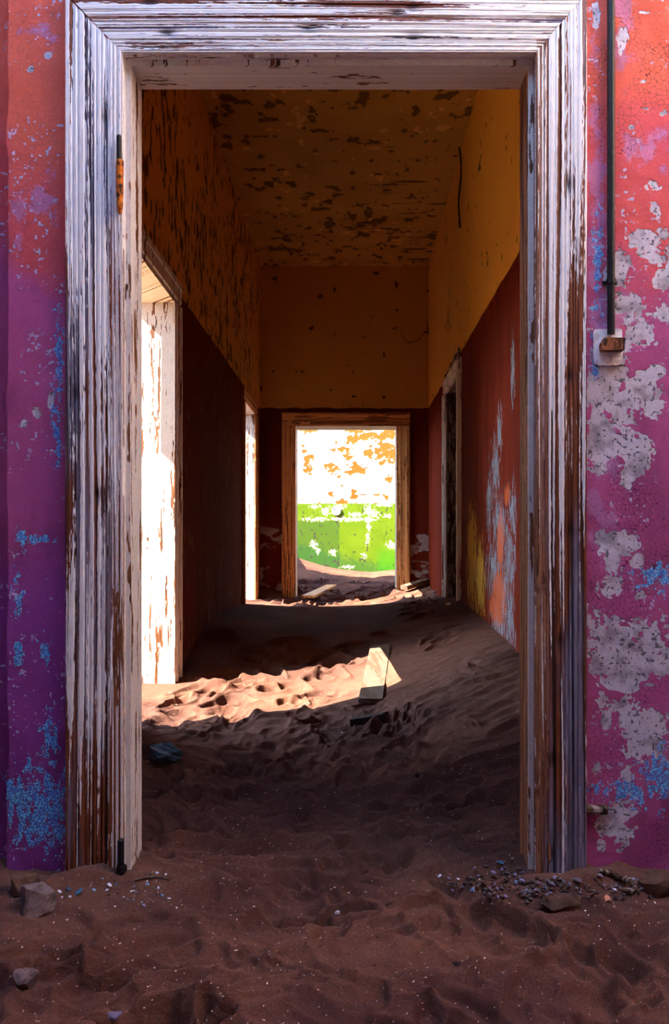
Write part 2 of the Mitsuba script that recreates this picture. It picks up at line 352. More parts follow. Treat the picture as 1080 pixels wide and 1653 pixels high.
# ------------------------------------------------------------------ sand: one drifted floor through the whole house
ctrl = np.array([(x, -1.2, -.83) for x in (-2, -1, 0, 1, 2)] + [(x, 1.3, -.83) for x in (-1.2, -.5, 0, .5, 1.2)] +
    [(-1.3, 1.95, -.79), (-.86, 1.95, -.80), (-.6, 1.95, -.835), (0, 1.95, -.85), (.5, 1.95, -.835), (.85, 1.95, -.82), (1.6, 1.95, -.80), (-.55, 2.3, -.84), (0, 2.3, -.86), (.45, 2.3, -.825),
     (-.9, 3.0, -.83), (0, 3.0, -.82), (.4, 3.0, -.75), (.76, 3.0, -.66), (-.94, 3.7, -.80), (-.4, 3.7, -.79), (0, 3.7, -.765), (.4, 3.7, -.65), (.76, 3.7, -.53), (-.94, 4.25, -.75), (0, 4.3, -.70), (.4, 4.3, -.59), (.76, 4.3, -.49),
     (-.94, 5.1, -.56), (-.4, 5.1, -.60), (0, 5.1, -.61), (.76, 5.1, -.455), (-.94, 5.8, -.53), (0, 5.8, -.575), (.76, 5.7, -.44), (-.94, 6.9, -.555), (0, 6.9, -.57), (.4, 6.9, -.54), (.76, 6.9, -.49),
     (-.94, 7.5, -.60), (0, 7.5, -.64), (.76, 7.4, -.51), (-.94, 8.1, -.50), (-.6, 8.1, -.60), (0, 8.1, -.63), (.5, 8.1, -.52), (.76, 8.1, -.46), (0, 9.5, -.63), (-.8, 9.5, -.62), (.8, 9.5, -.59), (0, 11, -.60),
     (-1.2, 13, -.20), (-.93, 13, -.29), (-.4, 13, -.45), (0, 13, -.51), (.3, 13, -.53), (.7, 13, -.49), (-2.4, 4, -.74), (-3.9, 4, -.8), (-2.5, 7.2, -.62), (3, 10, -.6), (-3.5, 10, -.5), (-3.6, 13, .1), (3, 13, -.4), (2.5, 5, -.55), (-3.9, 7, -.6), (3, 0, -.83)], float)
rbf = RBFInterpolator(ctrl[:, :2], ctrl[:, 2] + E, kernel="thin_plate_spline", smoothing=2e-4)


def steps(pieces):
    out = [pieces[0][0]]
    for a, b, d in pieces:
        out += list(np.linspace(a, b, max(2, int(round((b - a) / d)) + 1))[1:])
    return np.array(out)


gx = steps([(-4.3, -1.4, 0.06), (-1.4, -1.0, 0.015), (-1.0, 0.95, 0.0042), (0.95, 1.4, 0.015), (1.4, 3.4, 0.06)])
gy = steps([(-1.2, 1.2, 0.03), (1.2, 2.6, 0.0042), (2.6, 4.6, 0.0062), (4.6, 8.3, 0.012), (8.3, 13.1, 0.02)])
X, Y = np.meshgrid(gx, gy)
cx, cy = np.linspace(-4.4, 3.5, 90), np.linspace(-1.3, 13.2, 150)
CX, CY = np.meshgrid(cx, cy)
base = RegularGridInterpolator((cy, cx), rbf(np.stack([CX.ravel(), CY.ravel()], 1)).reshape(CX.shape), method="cubic")
Z = base(np.stack([Y.ravel(), X.ravel()], 1)).reshape(X.shape)


def nz(sx, sy, seed, oct_=3, ox=0.0):
    P = np.stack([X * sx + ox, Y * sy, np.zeros_like(X)], -1)
    return meshkit.fbm(P, oct_, seed)


def ss(a, b, v):
    t = np.clip((v - a) / (b - a), 0, 1)
    return t * t * (3 - 2 * t)


wx, wy = nz(3, 3, 1), nz(3, 3, 2)
Pw = np.stack([X * 3.6 + 2.2 * wx, Y * 8 + 3.2 * wy, 0 * X], -1)
r1 = 1 - np.abs(2 * meshkit.fbm(Pw, 2, 5) - 1)
r2 = 1 - np.abs(2 * meshkit.fbm(Pw * 2.3 + 5, 2, 9) - 1)
saw = (Pw[..., 1] * 0.55 + 1.6 * meshkit.fbm(Pw * 0.6, 2, 14)) % 1.0             # sharp-crested wind scarps
scarp = np.where(saw < 0.82, saw / 0.82, (1 - saw) / 0.18)
amp = 0.6 + 0.8 * nz(1.7, 1.7, 21, 2)
front = ss(4.2, 3.4, Y)
Z += amp * front * (0.026 * (r1 ** 3 - 0.4) + 0.014 * (r2 ** 2 - 0.4) + 0.024 * (scarp - 0.5) * ss(0.35, 0.6, nz(2.2, 3, 31, 2)))
Z += 0.05 * (nz(1.6, 1.6, 41) - 0.5) * ss(8.3, 3, Y) + 0.004 * (nz(14, 14, 43) - 0.5) + 0.0015 * (nz(60, 60, 44, 2) - 0.5)
farz = ss(8.0, 8.8, Y)
Z += farz * (0.10 * (np.abs(2 * nz(1.8, 1.6, 51) - 1) - 0.3) + 0.035 * (np.abs(2 * nz(5, 4, 52) - 1) - 0.3)) * ss(13.0, 11.8, Y)
mid = ss(5.2, 6.0, Y) * ss(8.4, 7.6, Y)
Z += mid * 0.014 * (np.abs(2 * nz(5, 5, 61) - 1) - 0.3) * ss(-0.2, 0.5, X)
slope = ss(0.1, 0.6, X) * ss(2.6, 3.2, Y) * ss(7.0, 6.0, Y)
Z += slope * 0.004 * np.sin((Y * 1.0 - X * 0.35 + 0.12 * wx) * 2 * np.pi / 0.075)


def print_(x, y, ang, a, b, depth, edge=0.84):
    """A worn print: a tilted floor that breaks off with a steep lip at one end and runs out at the other."""
    i0, i1 = np.searchsorted(gy, [y - 1.5 * a, y + 1.5 * a])
    j0, j1 = np.searchsorted(gx, [x - 1.5 * a, x + 1.5 * a])
    dx, dy = X[i0:i1, j0:j1] - x, Y[i0:i1, j0:j1] - y
    u, v = dx * math.cos(ang) + dy * math.sin(ang), -dx * math.sin(ang) + dy * math.cos(ang)
    d = np.sqrt((u / a) ** 2 + (v / b) ** 2) + 0.5 * (wx[i0:i1, j0:j1] - 0.5) + 0.3 * (r2[i0:i1, j0:j1] - 0.5)
    Z[i0:i1, j0:j1] += -depth * ss(1.0, edge, d) * np.clip(0.55 + 0.6 * u / a, 0, 1.2) + 0.35 * depth * np.exp(-((d - 1.06) / 0.12) ** 2) * np.clip(0.3 + u / a, 0, 1)


def dent(x, y, ang, a, b, depth, rim=0.35):
    """A footprint: a hollow with a pushed-up rim."""
    i0, i1 = np.searchsorted(gy, [y - 2 * a, y + 2 * a])
    j0, j1 = np.searchsorted(gx, [x - 2 * a, x + 2 * a])
    dx, dy = X[i0:i1, j0:j1] - x, Y[i0:i1, j0:j1] - y
    u, v = dx * math.cos(ang) + dy * math.sin(ang), -dx * math.sin(ang) + dy * math.cos(ang)
    b2 = b * (1 + 0.25 * np.tanh(u / a * 2))
    d = np.sqrt((u / a) ** 2 + (v / b2) ** 2) + 0.22 * (wx[i0:i1, j0:j1] - 0.5)
    Z[i0:i1, j0:j1] += -depth * ss(1.05, 0.7, d) * (0.75 + 0.25 * u / a) + rim * depth * np.exp(-((d - 1.18) / 0.2) ** 2)


for k in range(75):                                        # old, half-filled prints before and in the doorway
    x, y = rng.uniform(-0.85, 0.85), rng.uniform(1.3, 3.5)
    if y > 2.0 and not (-0.75 < x < 0.35):
        continue
    if 1.85 < y < 2.15 and abs(x) > 0.38:
        continue
    dent(x, y, rng.uniform(0, np.pi), rng.uniform(0.08, 0.15), rng.uniform(0.04, 0.06), rng.uniform(0.006, 0.016))
for k in range(230):                                       # overlapping worn prints, their lips turned every way
    x, y = rng.uniform(-0.9, 0.9), rng.uniform(1.25, 3.6)
    if (y > 2.0 and not (-0.8 < x < 0.4)) or (1.8 < y < 2.15 and abs(x) > 0.36):
        continue
    a_ = rng.uniform(0.06, 0.17)
    print_(x, y, rng.normal(1.57, 0.9) * rng.choice([-1, 1]), a_, a_ * rng.uniform(0.6, 1.2), rng.uniform(0.008, 0.022))
for k in range(260):                                       # small crumbled lips
    x, y = rng.uniform(-0.9, 0.9), rng.uniform(1.25, 3.4)
    if (y > 2.0 and not (-0.8 < x < 0.4)) or (1.85 < y < 2.1 and abs(x) > 0.36):
        continue
    a_ = rng.uniform(0.025, 0.06)
    print_(x, y, rng.normal(1.57, 0.8) * rng.choice([-1, 1]), a_, a_ * rng.uniform(0.7, 1.6), rng.uniform(0.004, 0.009), 0.8)
rng = np.random.default_rng(20)
for k in range(60):                                        # fresh deep prints on the sunlit band
    x, y = rng.uniform(-0.9, 0.25), rng.uniform(3.5, 5.0)
    if 3.6 < y < 4.9 and abs(x - 0.08 - 0.11 * (y - 3.77)) < 0.15:      # the plank lies here
        continue
    dent(x, y, rng.uniform(0, np.pi), rng.uniform(0.07, 0.14), rng.uniform(0.045, 0.07), rng.uniform(0.014, 0.03), 0.4)
for k in range(14):
    dent(rng.uniform(0.36, 0.6), rng.uniform(4.2, 6.4), rng.uniform(0, np.pi), 0.11, 0.05, 0.016)
for k in range(60):
    dent(rng.uniform(-1.0, 0.7), rng.uniform(7.2, 11.2), rng.uniform(0, np.pi), rng.uniform(0.12, 0.2), rng.uniform(0.06, 0.1), rng.uniform(0.03, 0.06), 0.5)
for (px_, py_, ang) in [(800, 1580, -0.25)]:               # one sharp shoe print with a ribbed sole
    s_ = 783 / .83 * (py_ - VY) / 783
    x_, y_ = (px_ - VX) / s_, F / s_
    dent(x_, y_, ang, 0.12, 0.042, 0.012)
    u = (X - x_) * math.cos(ang) + (Y - y_) * math.sin(ang)
    v = -(X - x_) * math.sin(ang) + (Y - y_) * math.cos(ang)
    Z += 0.0022 * np.sin(u * 2 * np.pi / 0.012) * ss(1, 0.8, np.sqrt((u / 0.11) ** 2 + (v / 0.036) ** 2))

Z += 0.028 * np.exp(-((X - 0.42) / 0.10) ** 2 - ((Y - 1.93) / 0.06) ** 2) + 0.02 * np.exp(-((X - 0.62) / 0.12) ** 2 - ((Y - 1.93) / 0.05) ** 2)
nx_, ny_ = len(gx), len(gy)
idx = np.arange(nx_ * ny_).reshape(ny_, nx_)
quads = np.stack([idx[:-1, :-1], idx[:-1, 1:], idx[1:, 1:], idx[1:, :-1]], -1).reshape(-1, 4)
struct("floor", (np.stack([X, Y, Z], -1).reshape(-1, 3), quads), "mat_sand", smooth=True, label="wind-drifted brown sand burying the floor, pocked with footprints")
sandz = RegularGridInterpolator((gy, gx), Z, bounds_error=False, fill_value=0.2)


def height(x, y):
    return float(sandz([[y, x]])[0])


def on_sand(px, py):
    """The point of the sand that the photograph shows at this pixel."""
    d = np.array([(px - VX) / F, 1.0, (VY - py) / F])
    t = np.linspace(0.9, 13, 6000)
    below = E + d[2] * t < sandz(np.stack([t, d[0] * t], 1))
    k = int(np.argmax(below))
    return d[0] * t[k], t[k], E + d[2] * t[k]


# ------------------------------------------------------------------ the house
WL, WR, YB, HC = -0.9375, 0.7625, 8.125, E + 2.75
D1, D2, D3 = (3.45, 4.2, E + 1.246), (6.88, 7.66, E + 1.20), (5.75, 6.52, E + 1.19)


def jagged(x_edge):
    z = np.linspace(-0.05, 3.7, 240)
    e = x_edge + 0.006 * (meshkit.fbm(np.stack([z * 0, z * 9, z * 0], 1), 4, 3) - 0.5) * 2
    return Polygon(list(zip(e, z)) + [(-0.62, 3.7), (-0.62, -0.05)])


panel = trimesh.creation.extrude_polygon(jagged(-0.8515), 0.035, engine="earcut")   # a coat of plaster, broken off along its left edge
panel.apply_transform(np.array([[1, 0, 0, 0], [0, 0, -1, 2.02], [0, 1, 0, 0], [0, 0, 0, 1]], float))
struct("wall_front", cat(box(-1.6, -0.62, 2.02, 2.3, -.05, 3.95), box(0.50, 2.3, 1.985, 2.3, -.05, 3.95), box(-0.62, 0.50, 1.985, 2.3, E + 1.30, 3.95)), "mat_front_wall", label="plaster wall around the front doorway, red above and purple below, peeling to grey")
part("wall_front", "plaster_coat", panel, "mat_front_wall")
struct("wall_left", wall_x(WL - .25, WL, 2.3, YB, -.05, HC, [D1, D2]), "mat_corridor_wall", label="left corridor wall, ochre above a dark brown dado")
struct("wall_right", wall_x(WR, WR + .25, 2.3, YB, -.05, HC, [D3]), "mat_corridor_wall", label="right corridor wall, ochre above a worn red brown dado")
struct("wall_back", wall_y(YB, YB + .27, -4.2, 3.3, -.05, HC, [(-0.60, 0.46, E + 1.155)]), "mat_corridor_wall", label="end wall of the corridor around the far doorway")
struct("ceiling", box(-1.19, 1.02, 2.3, YB + .27, HC, HC + .2), "mat_ceiling", label="ochre corridor ceiling with dark peeling patches")
struct("wall_far", box(-4.2, 3.3, 13.0, 13.3, -.05, HC + .3), "mat_far_wall", label="sunlit far wall, white with exposed orange brick above a green dado")
struct("wall_far_left", box(-4.5, -4.2, YB, 13.3, -.05, HC), "mat_room_wall")
struct("wall_far_right", box(3.3, 3.6, YB, 13.3, -.05, HC), "mat_room_wall")
struct("roof_far", box(-4.5, 3.6, YB + .27, 11.1, HC, HC + .2), "mat_ceiling")
struct("wall_room_outer", box(-4.5, -4.2, 2.0, YB, -.05, E + .65), "mat_room_wall")
roof_ = trimesh.creation.extrude_polygon(Polygon([(-3.5, 2.02), (WL - .25, 2.02), (WL - .25, 4.12), (-3.5, 3.43)]), .15, engine="earcut")
roof_.apply_translation((0, 0, HC))
struct("roof_room", roof_, "mat_pale_wall")
struct("wall_room_partition", box(-4.2, WL - .25, 5.5, 5.7, -.05, HC), "mat_room_wall")
struct("wall_room_front", box(-4.5, WL - .25, 2.02, 2.3, -.05, HC), "mat_room_wall")
struct("wall_room_right", cat(box(3.3, 3.5, 2.3, YB, -.05, HC), box(WR + .25, 3.5, 2.1, 2.3, -.05, HC)), "mat_dark_room")
struct("floor_room", box(-4.2, WL - .26, 2.3, YB, .0, .34), "mat_cement", label="pale cement floor of the rooms on the left")
struct("ceiling_right", box(WR + .26, 3.5, 2.3, YB, HC, HC + .2), "mat_dark_room")
# the forecourt the camera stands in: a tall wing on the sun's side, a low wall behind, a sunlit wall on the right
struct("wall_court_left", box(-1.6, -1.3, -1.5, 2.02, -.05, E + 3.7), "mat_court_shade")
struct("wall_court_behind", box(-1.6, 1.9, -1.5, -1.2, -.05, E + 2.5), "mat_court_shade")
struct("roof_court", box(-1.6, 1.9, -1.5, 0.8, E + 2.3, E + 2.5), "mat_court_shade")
struct("wall_court_right", box(1.6, 1.9, -1.5, 2.0, -.05, E + 3.6), "mat_court_wall")
struct("ground", box(-60, 60, -60, 60, -.5, -.06), "mat_sand")


# ------------------------------------------------------------------ front door frame: weathered mitred casings
def weathered(width, profile, bare_at, b0, b1, mitre0, mitre1, place, seed, nb=640, na=190, back=0.022):
    """A board whose paint flakes along the grain: a fine grid with grain furrows, raised paint and its colours.
    a runs across (0 = inner edge), b along; place(a, b, h) -> x, y, z."""
    a = np.linspace(0, width, na)
    t = np.linspace(0, 1, nb)
    A, Tt = np.meshgrid(a, t)
    B = (b0 + mitre0 * A) * (1 - Tt) + (b1 + mitre1 * A) * Tt
    q = lambda fa, fb, s, o=3: meshkit.fbm(np.stack([A * fa + 0.35 * fa * 0.01 * np.sin(B * 3.1 + seed), B * fb, 0 * A + seed], -1), o, seed)
    h = np.interp(A, *profile)
    grain = q(230, 1.1, seed + 1, 2)
    furrow = ss(0.55, 0.80, grain)
    streak = 0.62 * q(150, 0.8, seed + 2, 2) + 0.36 * q(330, 2.4, seed + 3, 2) + 0.30 * q(48, 0.6, seed + 5, 2) + 0.22 * (q(420, 60, seed + 4, 3) - 0.5) + 0.34 * (q(18, 2.6, seed + 6, 3) - 0.5)
    bare = np.interp(B, *bare_at)
    knots = np.zeros_like(A)
    kr = np.random.default_rng(seed)
    for _ in range(6):
        ka, kb = kr.uniform(0.2, 0.85) * width, kr.uniform(min(b0, b1), max(b0, b1))
        knots = np.maximum(knots, np.exp(-(((A - ka) / 0.009) ** 2 + ((B - kb) / 0.02) ** 2)))
        bare = bare + 0.22 * np.exp(-(((A - ka) / 0.02) ** 2 + ((B - kb) / 0.10) ** 2))
    lo, hi = np.quantile(streak, [0.02, 0.98])
    sn = (streak - lo) / (hi - lo)
    flat = np.argsort(np.argsort(sn.ravel())).reshape(sn.shape) / sn.size          # even ranks, so that bare is the bare share
    paint = ss(-0.02, 0.02, flat - bare)
    h = h - 0.0030 * furrow - 0.0035 * knots + 0.0009 * paint + 0.0006 * (q(300, 9, seed + 8, 2) - 0.5)
    g = q(420, 22, seed + 9, 2)[..., None]
    cool = ss(0.40, 0.62, q(20, 1.5, seed + 13, 3))[..., None]                        # silvered wood in streaks
    wood = (np.array(lin(118, 62, 36)) * (1 - cool) + np.array(lin(126, 118, 134)) * cool) * (0.45 + 1.1 * g)
    wood = wood * (1 - 0.75 * furrow[..., None])
    white = np.array([0.86, 0.84, 0.82]) * (0.93 + 0.14 * q(70, 70, seed + 11, 2)[..., None])
    col = wood * (1 - paint[..., None]) + white * paint[..., None]
    col = col * (1 - 0.85 * knots[..., None]) + np.array(lin(30, 18, 14)) * 0.85 * knots[..., None]
    col = np.clip(col, 0, 1)
    A2 = np.hstack([A[:, :1], A, A[:, -1:]])
    B2 = np.hstack([B[:, :1], B, B[:, -1:]])
    H2 = np.hstack([0 * h[:, :1] - back, h, 0 * h[:, :1] - back])
    C2 = np.concatenate([col[:, :1], col, col[:, -1:]], 1)
    for arr in (0, -1):
        pass
    x, y, z = place(A2, B2, H2)
    V = np.stack([x, y, z], -1)
    n1, n0 = A2.shape
    ix = np.arange(n0 * n1).reshape(n1, n0)
    q4 = np.stack([ix[:-1, :-1], ix[:-1, 1:], ix[1:, 1:], ix[1:, :-1]], -1).reshape(-1, 4)
    return (V.reshape(-1, 3), q4), C2.reshape(-1, 3)


scene["mat_casing"] = {"type": "twosided", "bsdf": {"type": "principled", "base_color": {"type": "mesh_attribute", "name": "vertex_color"}, "roughness": 0.6, "specular": 0.35}}
ZT, XL, XR, YF = E + 1.19, -0.565, 0.4485, 1.968


def reeds(width, cuts, bead):
    """A moulding's section: flat with narrow upright furrows at cuts, a rounded bead at the inner edge."""
    a = np.linspace(0, width, 300)
    h = 0 * a + 0.004 * np.clip(a / width, 0, 1)
    h -= 0.004 * np.exp(-((a - bead) / 0.0022) ** 2)
    for c in cuts:
        h -= 0.0032 * np.exp(-((a - c) / 0.0014) ** 2)
    h -= 0.008 * ss(0.004, 0, a) + 0.008 * ss(width - 0.004, width, a)
    return a, h


frame = thing("door_frame", "tall weathered white door frame of the front doorway, paint flaking to brown wood", "door frame")
m, c = weathered(.140, reeds(.140, [.022, .036, .05, .062, .078, .09, .105], .012), ([0, .17, .4, .52, .64, .8, .95, 1.15, 1.4, 1.65, 2.0, 2.4], [.96, .95, .88, .72, .40, .40, .58, .66, .56, .34, .2, .12]), -0.02, ZT, 0, 1.0,
                 lambda a, b, h: (XL - a, YF - h, b), 11)
part(frame, "casing", m, "mat_casing", smooth=True, color=c, label="left upright casing, white paint flaking along the grain, greyer at the foot")
m, c = weathered(.124, reeds(.124, [.018, .028, .046, .058, .068, .078, .088, .1], .010), ([0, .2, .45, .7, .85, 1.05, 1.3, 1.6, 1.9, 2.4], [.95, .93, .90, .86, .72, .62, .48, .32, .22, .14]), -0.02, ZT, 0, 1.17,
                 lambda a, b, h: (XR + a, YF - h, b), 23)
part(frame, "casing", m, "mat_casing", smooth=True, color=c, label="right upright casing, bare grey wood at the foot")
m, c = weathered(.145, reeds(.145, [.012, .02, .05, .085], .028), ([-2, 2], [.24, .24]), XL, XR, -0.966, 0.855,
                 lambda a, b, h: (b, YF - h, ZT + a), 37, nb=420)
part(frame, "head_casing", m, "mat_casing", smooth=True, color=c)
YR = 2.003
# rebate, stop and lining of the two uprights and the head
part(frame, "jamb", cat(box(XL - .035, XL, YF, YR, -.02, ZT + .03), box(XL - .035, XL + .012, YR, 2.107, -.02, ZT + .02)), "mat_white_wood", label="left jamb, white paint")
part(frame, "jamb", cat(box(XR, XR + .035, YF, YR, -.02, ZT + .03), box(XR - .0125, XR + .035, YR + .004, 2.107, -.02, ZT + .02)), "mat_brown_wood", label="right jamb, brown wood")
part(frame, "stop", box(XL, XL + .013, YR - .004, YR + .004, -.02, ZT - .013), "mat_white_wood")
part(frame, "stop", box(XR - .0135, XR, YR - .004, YR + .004, -.02, ZT - .013), "mat_white_wood")
part(frame, "head_stop", box(XL, XR, YR - .004, YR + .004, ZT - .0145, ZT), "mat_white_wood")
part(frame, "head_jamb", cat(box(XL, XR, YF, YR, ZT, ZT + .03), box(XL, XR, YR + .004, 2.107, ZT - .014, ZT + .03)), "mat_white_head", label="underside of the frame's head")


def lathe(pts, cxyz, n=18):
    m = trimesh.creation.revolve(np.array(pts), sections=n)
    m.apply_translation(cxyz)
    return m


def z_at(py, s=660.0):
    return E + (VY - py) / s


hz0, hz1, hz2 = z_at(350), z_at(262), z_at(222)
h = part(frame, "hinge", lathe([(0, hz0), (.004, hz0 + .004), (.0075, hz0 + .02), (.0075, hz0 + .03), (.0065, hz0 + .036), (.0085, hz0 + .05), (.009, hz1 - .004), (.0075, hz1), (0, hz1)], (XL - .002, YF - .010, 0)), "mat_rust", smooth=40, label="rusty orange hinge knuckle with a black pin")
part(h, "pin", lathe([(0, hz1), (.006, hz1), (.006, hz2 - .003), (.004, hz2), (0, hz2)], (XL - .004, YF - .010, 0)), "mat_iron", smooth=40)
hz0, hz1, hz2 = z_at(1432), z_at(1392), z_at(1350)
h = part(frame, "hinge", lathe([(0, hz0), (.0125, hz0), (.0125, hz1 - .003), (.011, hz1), (0, hz1)], (XL + .004, YF - .016, 0)), "mat_iron", smooth=40, label="black iron hinge post at the frame's foot")
part(h, "pin", lathe([(0, hz1), (.008, hz1), (.008, hz2 - .003), (.005, hz2), (0, hz2)], (XL + .002, YF - .016, 0)), "mat_iron", smooth=40)


# ------------------------------------------------------------------ inner door frames
def moulded(w, d, length):
    """An upright casing board: a stepped section w wide and d deep, extruded along z."""
    pts = [(0, 0), (w, 0), (w, d * .75), (w * .9, d), (w * .72, d), (w * .68, d * .72), (w * .40, d * .66), (w * .36, d * .78), (w * .22, d * .78), (w * .18, d * .5), (0, d * .45)]
    return trimesh.creation.extrude_polygon(Polygon(pts), length, engine="earcut")


def put(m, ex, ey, ez, o):
    M = np.eye(4)
    M[:3, 0], M[:3, 1], M[:3, 2], M[:3, 3] = ex, ey, ez, o
    m.apply_transform(M)
    if np.linalg.det(M[:3, :3]) < 0:
        m.invert()
    return m


k = thing("door_frame", "brown door frame at the corridor's far end, opening on the white and green room", "door frame")
z1, w = E + 1.1375, .1375
part(k, "casing", put(moulded(w, .03, z1), (-1, 0, 0), (0, -1, 0), (0, 0, 1), (-.58, YB, 0)), "mat_amber_wood")
part(k, "casing", put(moulded(w, .03, z1), (1, 0, 0), (0, -1, 0), (0, 0, 1), (.4375, YB, 0)), "mat_amber_wood")
part(k, "head_casing", put(moulded(w, .03, 1.0175 + 2 * w), (0, 0, 1), (0, -1, 0), (1, 0, 0), (-.58 - w, YB, z1)), "mat_amber_head")
part(k, "jamb", box(-.60, -.58, YB - .006, YB + .275, 0, z1), "mat_white_wood")
part(k, "jamb", box(.4375, .46, YB - .006, YB + .275, 0, z1), "mat_white_wood")
part(k, "head_jamb", box(-.60, .46, YB - .006, YB + .275, z1, z1 + .0175), "mat_white_wood")


def side_frame(label, sgn, xw, door, wc, mat_case, mat_lin, dc=.028):
    """A frame in a side wall at xw whose room lies towards -sgn: the corridor is at +sgn."""
    y0, y1, zt = door
    k = thing("door_frame", label, "door frame")
    z1 = zt - .018
    a, b = sorted((xw + sgn * .006, xw - sgn * .255))
    part(k, "casing", put(moulded(wc, dc, z1), (0, -1, 0), (sgn, 0, 0), (0, 0, 1), (xw, y0 + .018, 0)), mat_case)
    part(k, "casing", put(moulded(wc, dc, z1), (0, 1, 0), (sgn, 0, 0), (0, 0, 1), (xw, y1 - .018, 0)), mat_case)
    part(k, "head_casing", put(moulded(wc, dc, y1 - y0 - .036 + 2 * wc), (0, 0, 1), (sgn, 0, 0), (0, 1, 0), (xw, y0 + .018 - wc, z1)), mat_case)
    part(k, "jamb", box(a, b, y0, y0 + .018, 0, z1), mat_lin)
    part(k, "jamb", box(a, b, y1 - .018, y1, 0, z1), mat_lin)
    part(k, "head_jamb", box(a, b, y0, y1, z1, zt), mat_lin)
    return k


side_frame("white peeling door frame of the nearest doorway in the left corridor wall", 1, WL, D1, .13, "mat_white_wood", "mat_white_wood")
side_frame("narrow bright door frame near the far end of the left corridor wall", 1, WL, D2, .11, "mat_amber_wood", "mat_white_wood")
side_frame("dark peeling door frame in the right corridor wall", -1, WR, D3, .11, "mat_white_wood", "mat_dark_wood", .035)

# ------------------------------------------------------------------ conduit, plaster patch, wood
px0 = (984 - VX) / 655
k = thing("conduit_pipe", "black iron conduit pipe running down the right of the front wall", "pipe")
part(k, "pipe", lathe([(0, z_at(541, 655)), (.0092, z_at(541, 655)), (.0092, 3.2), (0, 3.2)], (px0, 1.985 - .012, 0), 24), "mat_iron", smooth=40)
cl = trimesh.creation.cylinder(radius=.0112, height=.012, sections=24)
cl.apply_translation((px0, 1.973, z_at(457, 655)))
part(k, "clip", cat(cl, box(px0 - .018, px0 + .018, 1.982, 1.987, z_at(457, 655) - .004, z_at(457, 655) + .004)), "mat_iron")
tt = np.linspace(0, 2 * np.pi, 90)[:-1]
rr = 1 + 0.10 * (meshkit.fbm(np.stack([np.cos(tt) * 4, np.sin(tt) * 4, 0 * tt], 1), 3, 2) - .5) * 2
sq = np.maximum(np.abs(np.cos(tt)), np.abs(np.sin(tt))) ** -0.85
patch = trimesh.creation.extrude_polygon(Polygon(np.stack([np.cos(tt) * rr * sq * 24 / 655, np.sin(tt) * rr * sq * 30 / 655], 1)), .006, engine="earcut")
put(patch, (1, 0, 0), (0, 0, 1), (0, -1, 0), ((981 - VX) / 655, 1.987, z_at(560, 655)))
part("wall_front", "plaster_patch", patch, "mat_white_plaster", label="white plaster patch at the lower end of the black pipe")
scene["mat_block"] = rough(painted_wood(lin(140, 84, 50), lin(100, 56, 34), lin(40, 22, 16), 0.5, 40, 60), 0.7, 0.3)
bl_ = trimesh.creation.extrude_polygon(Polygon([(0, 0), (.054, 0), (.056, .03), (.007, .031), (-.002, .016)]), .026, engine="earcut")
put(bl_, (1, 0, 0), (0, 0, 1), (0, -1, 0), ((967 - VX) / 655, 1.984, z_at(569, 655)))
whole("wood_block", bl_, "mat_block", "small brown wooden block set in the white plaster patch below the black pipe", "wood block")
st_ = trimesh.creation.cylinder(radius=.012, height=.05, sections=9)
st_.apply_transform(trimesh.transformations.rotation_matrix(np.pi / 2, [0, 1, 0]))
st_.apply_translation(((962 - VX) / 655, 1.98, z_at(1306, 655)))
whole("wood_stub", st_, "mat_dark_wood", "broken stub of dark wood sticking from the purple wall low beside the right casing", "wood stub")


def plank_on_sand(p0, p1, width, thick, bsdf, label, lift=0.004, tilt=0.0):
    a, b = np.array(p0, float), np.array(p1, float)
    ez = b - a
    L = np.linalg.norm(ez)
    ez /= L
    ex = np.cross(ez, [0, 0, 1])
    ex /= np.linalg.norm(ex)
    up = np.cross(ex, ez)
    r = np.random.default_rng(int(L * 1e4))
    pts = [(-width / 2, 0), (width / 2, 0), (width / 2, L + r.uniform(-.02, .02)), (width * .1, L + r.uniform(-.02, .02)), (-width / 2, L + r.uniform(-.02, .02))]
    m = trimesh.creation.extrude_polygon(Polygon(pts), thick, engine="earcut")
    put(m, ex, ez, up, a + up * (lift - thick))
    return whole("plank", m, bsdf, label, "plank")


def P(px, py, dz=0.0):
    x, y, z = on_sand(px, py)
    return x, y, z + dz


plank_on_sand(P(598, 1139, .026), P(614, 1049, .022), .11, .024, "mat_plank", "sand-coloured plank lying lengthwise in the middle of the corridor, half in sunlight", .006)
plank_on_sand(P(566, 1173, .022), P(624, 1164, .024), .05, .03, "mat_old_board", "short dark piece of board lying crosswise before the plank in the corridor", .012)
plank_on_sand(P(497, 968, .02), P(535, 950, .03), .13, .024, "mat_amber_wood", "orange lit plank lying aslant in the sand at the far doorway", .02)
plank_on_sand(P(652, 957, .05), P(690, 945, .05), .12, .04, "mat_plank", "broken board lying on the rubble beside the far door frame's right casing", .02)

lr = np.random.default_rng(5)
for i in range(12):                                        # broken plaster edge over the right doorway
    yl = 5.68 + i * .075
    lump = trimesh.convex.convex_hull(lr.normal(size=(14, 3)) * [.008, .022, .018])
    lump.apply_translation((WR - .004, yl, D3[2] + .11 + lr.uniform(-.015, .05)))
    part("wall_right", "plaster_lump", lump, "mat_dark_wood")
# hanging cable and cracked plaster edge on the right wall
yy = F * WR / (745 - VX)


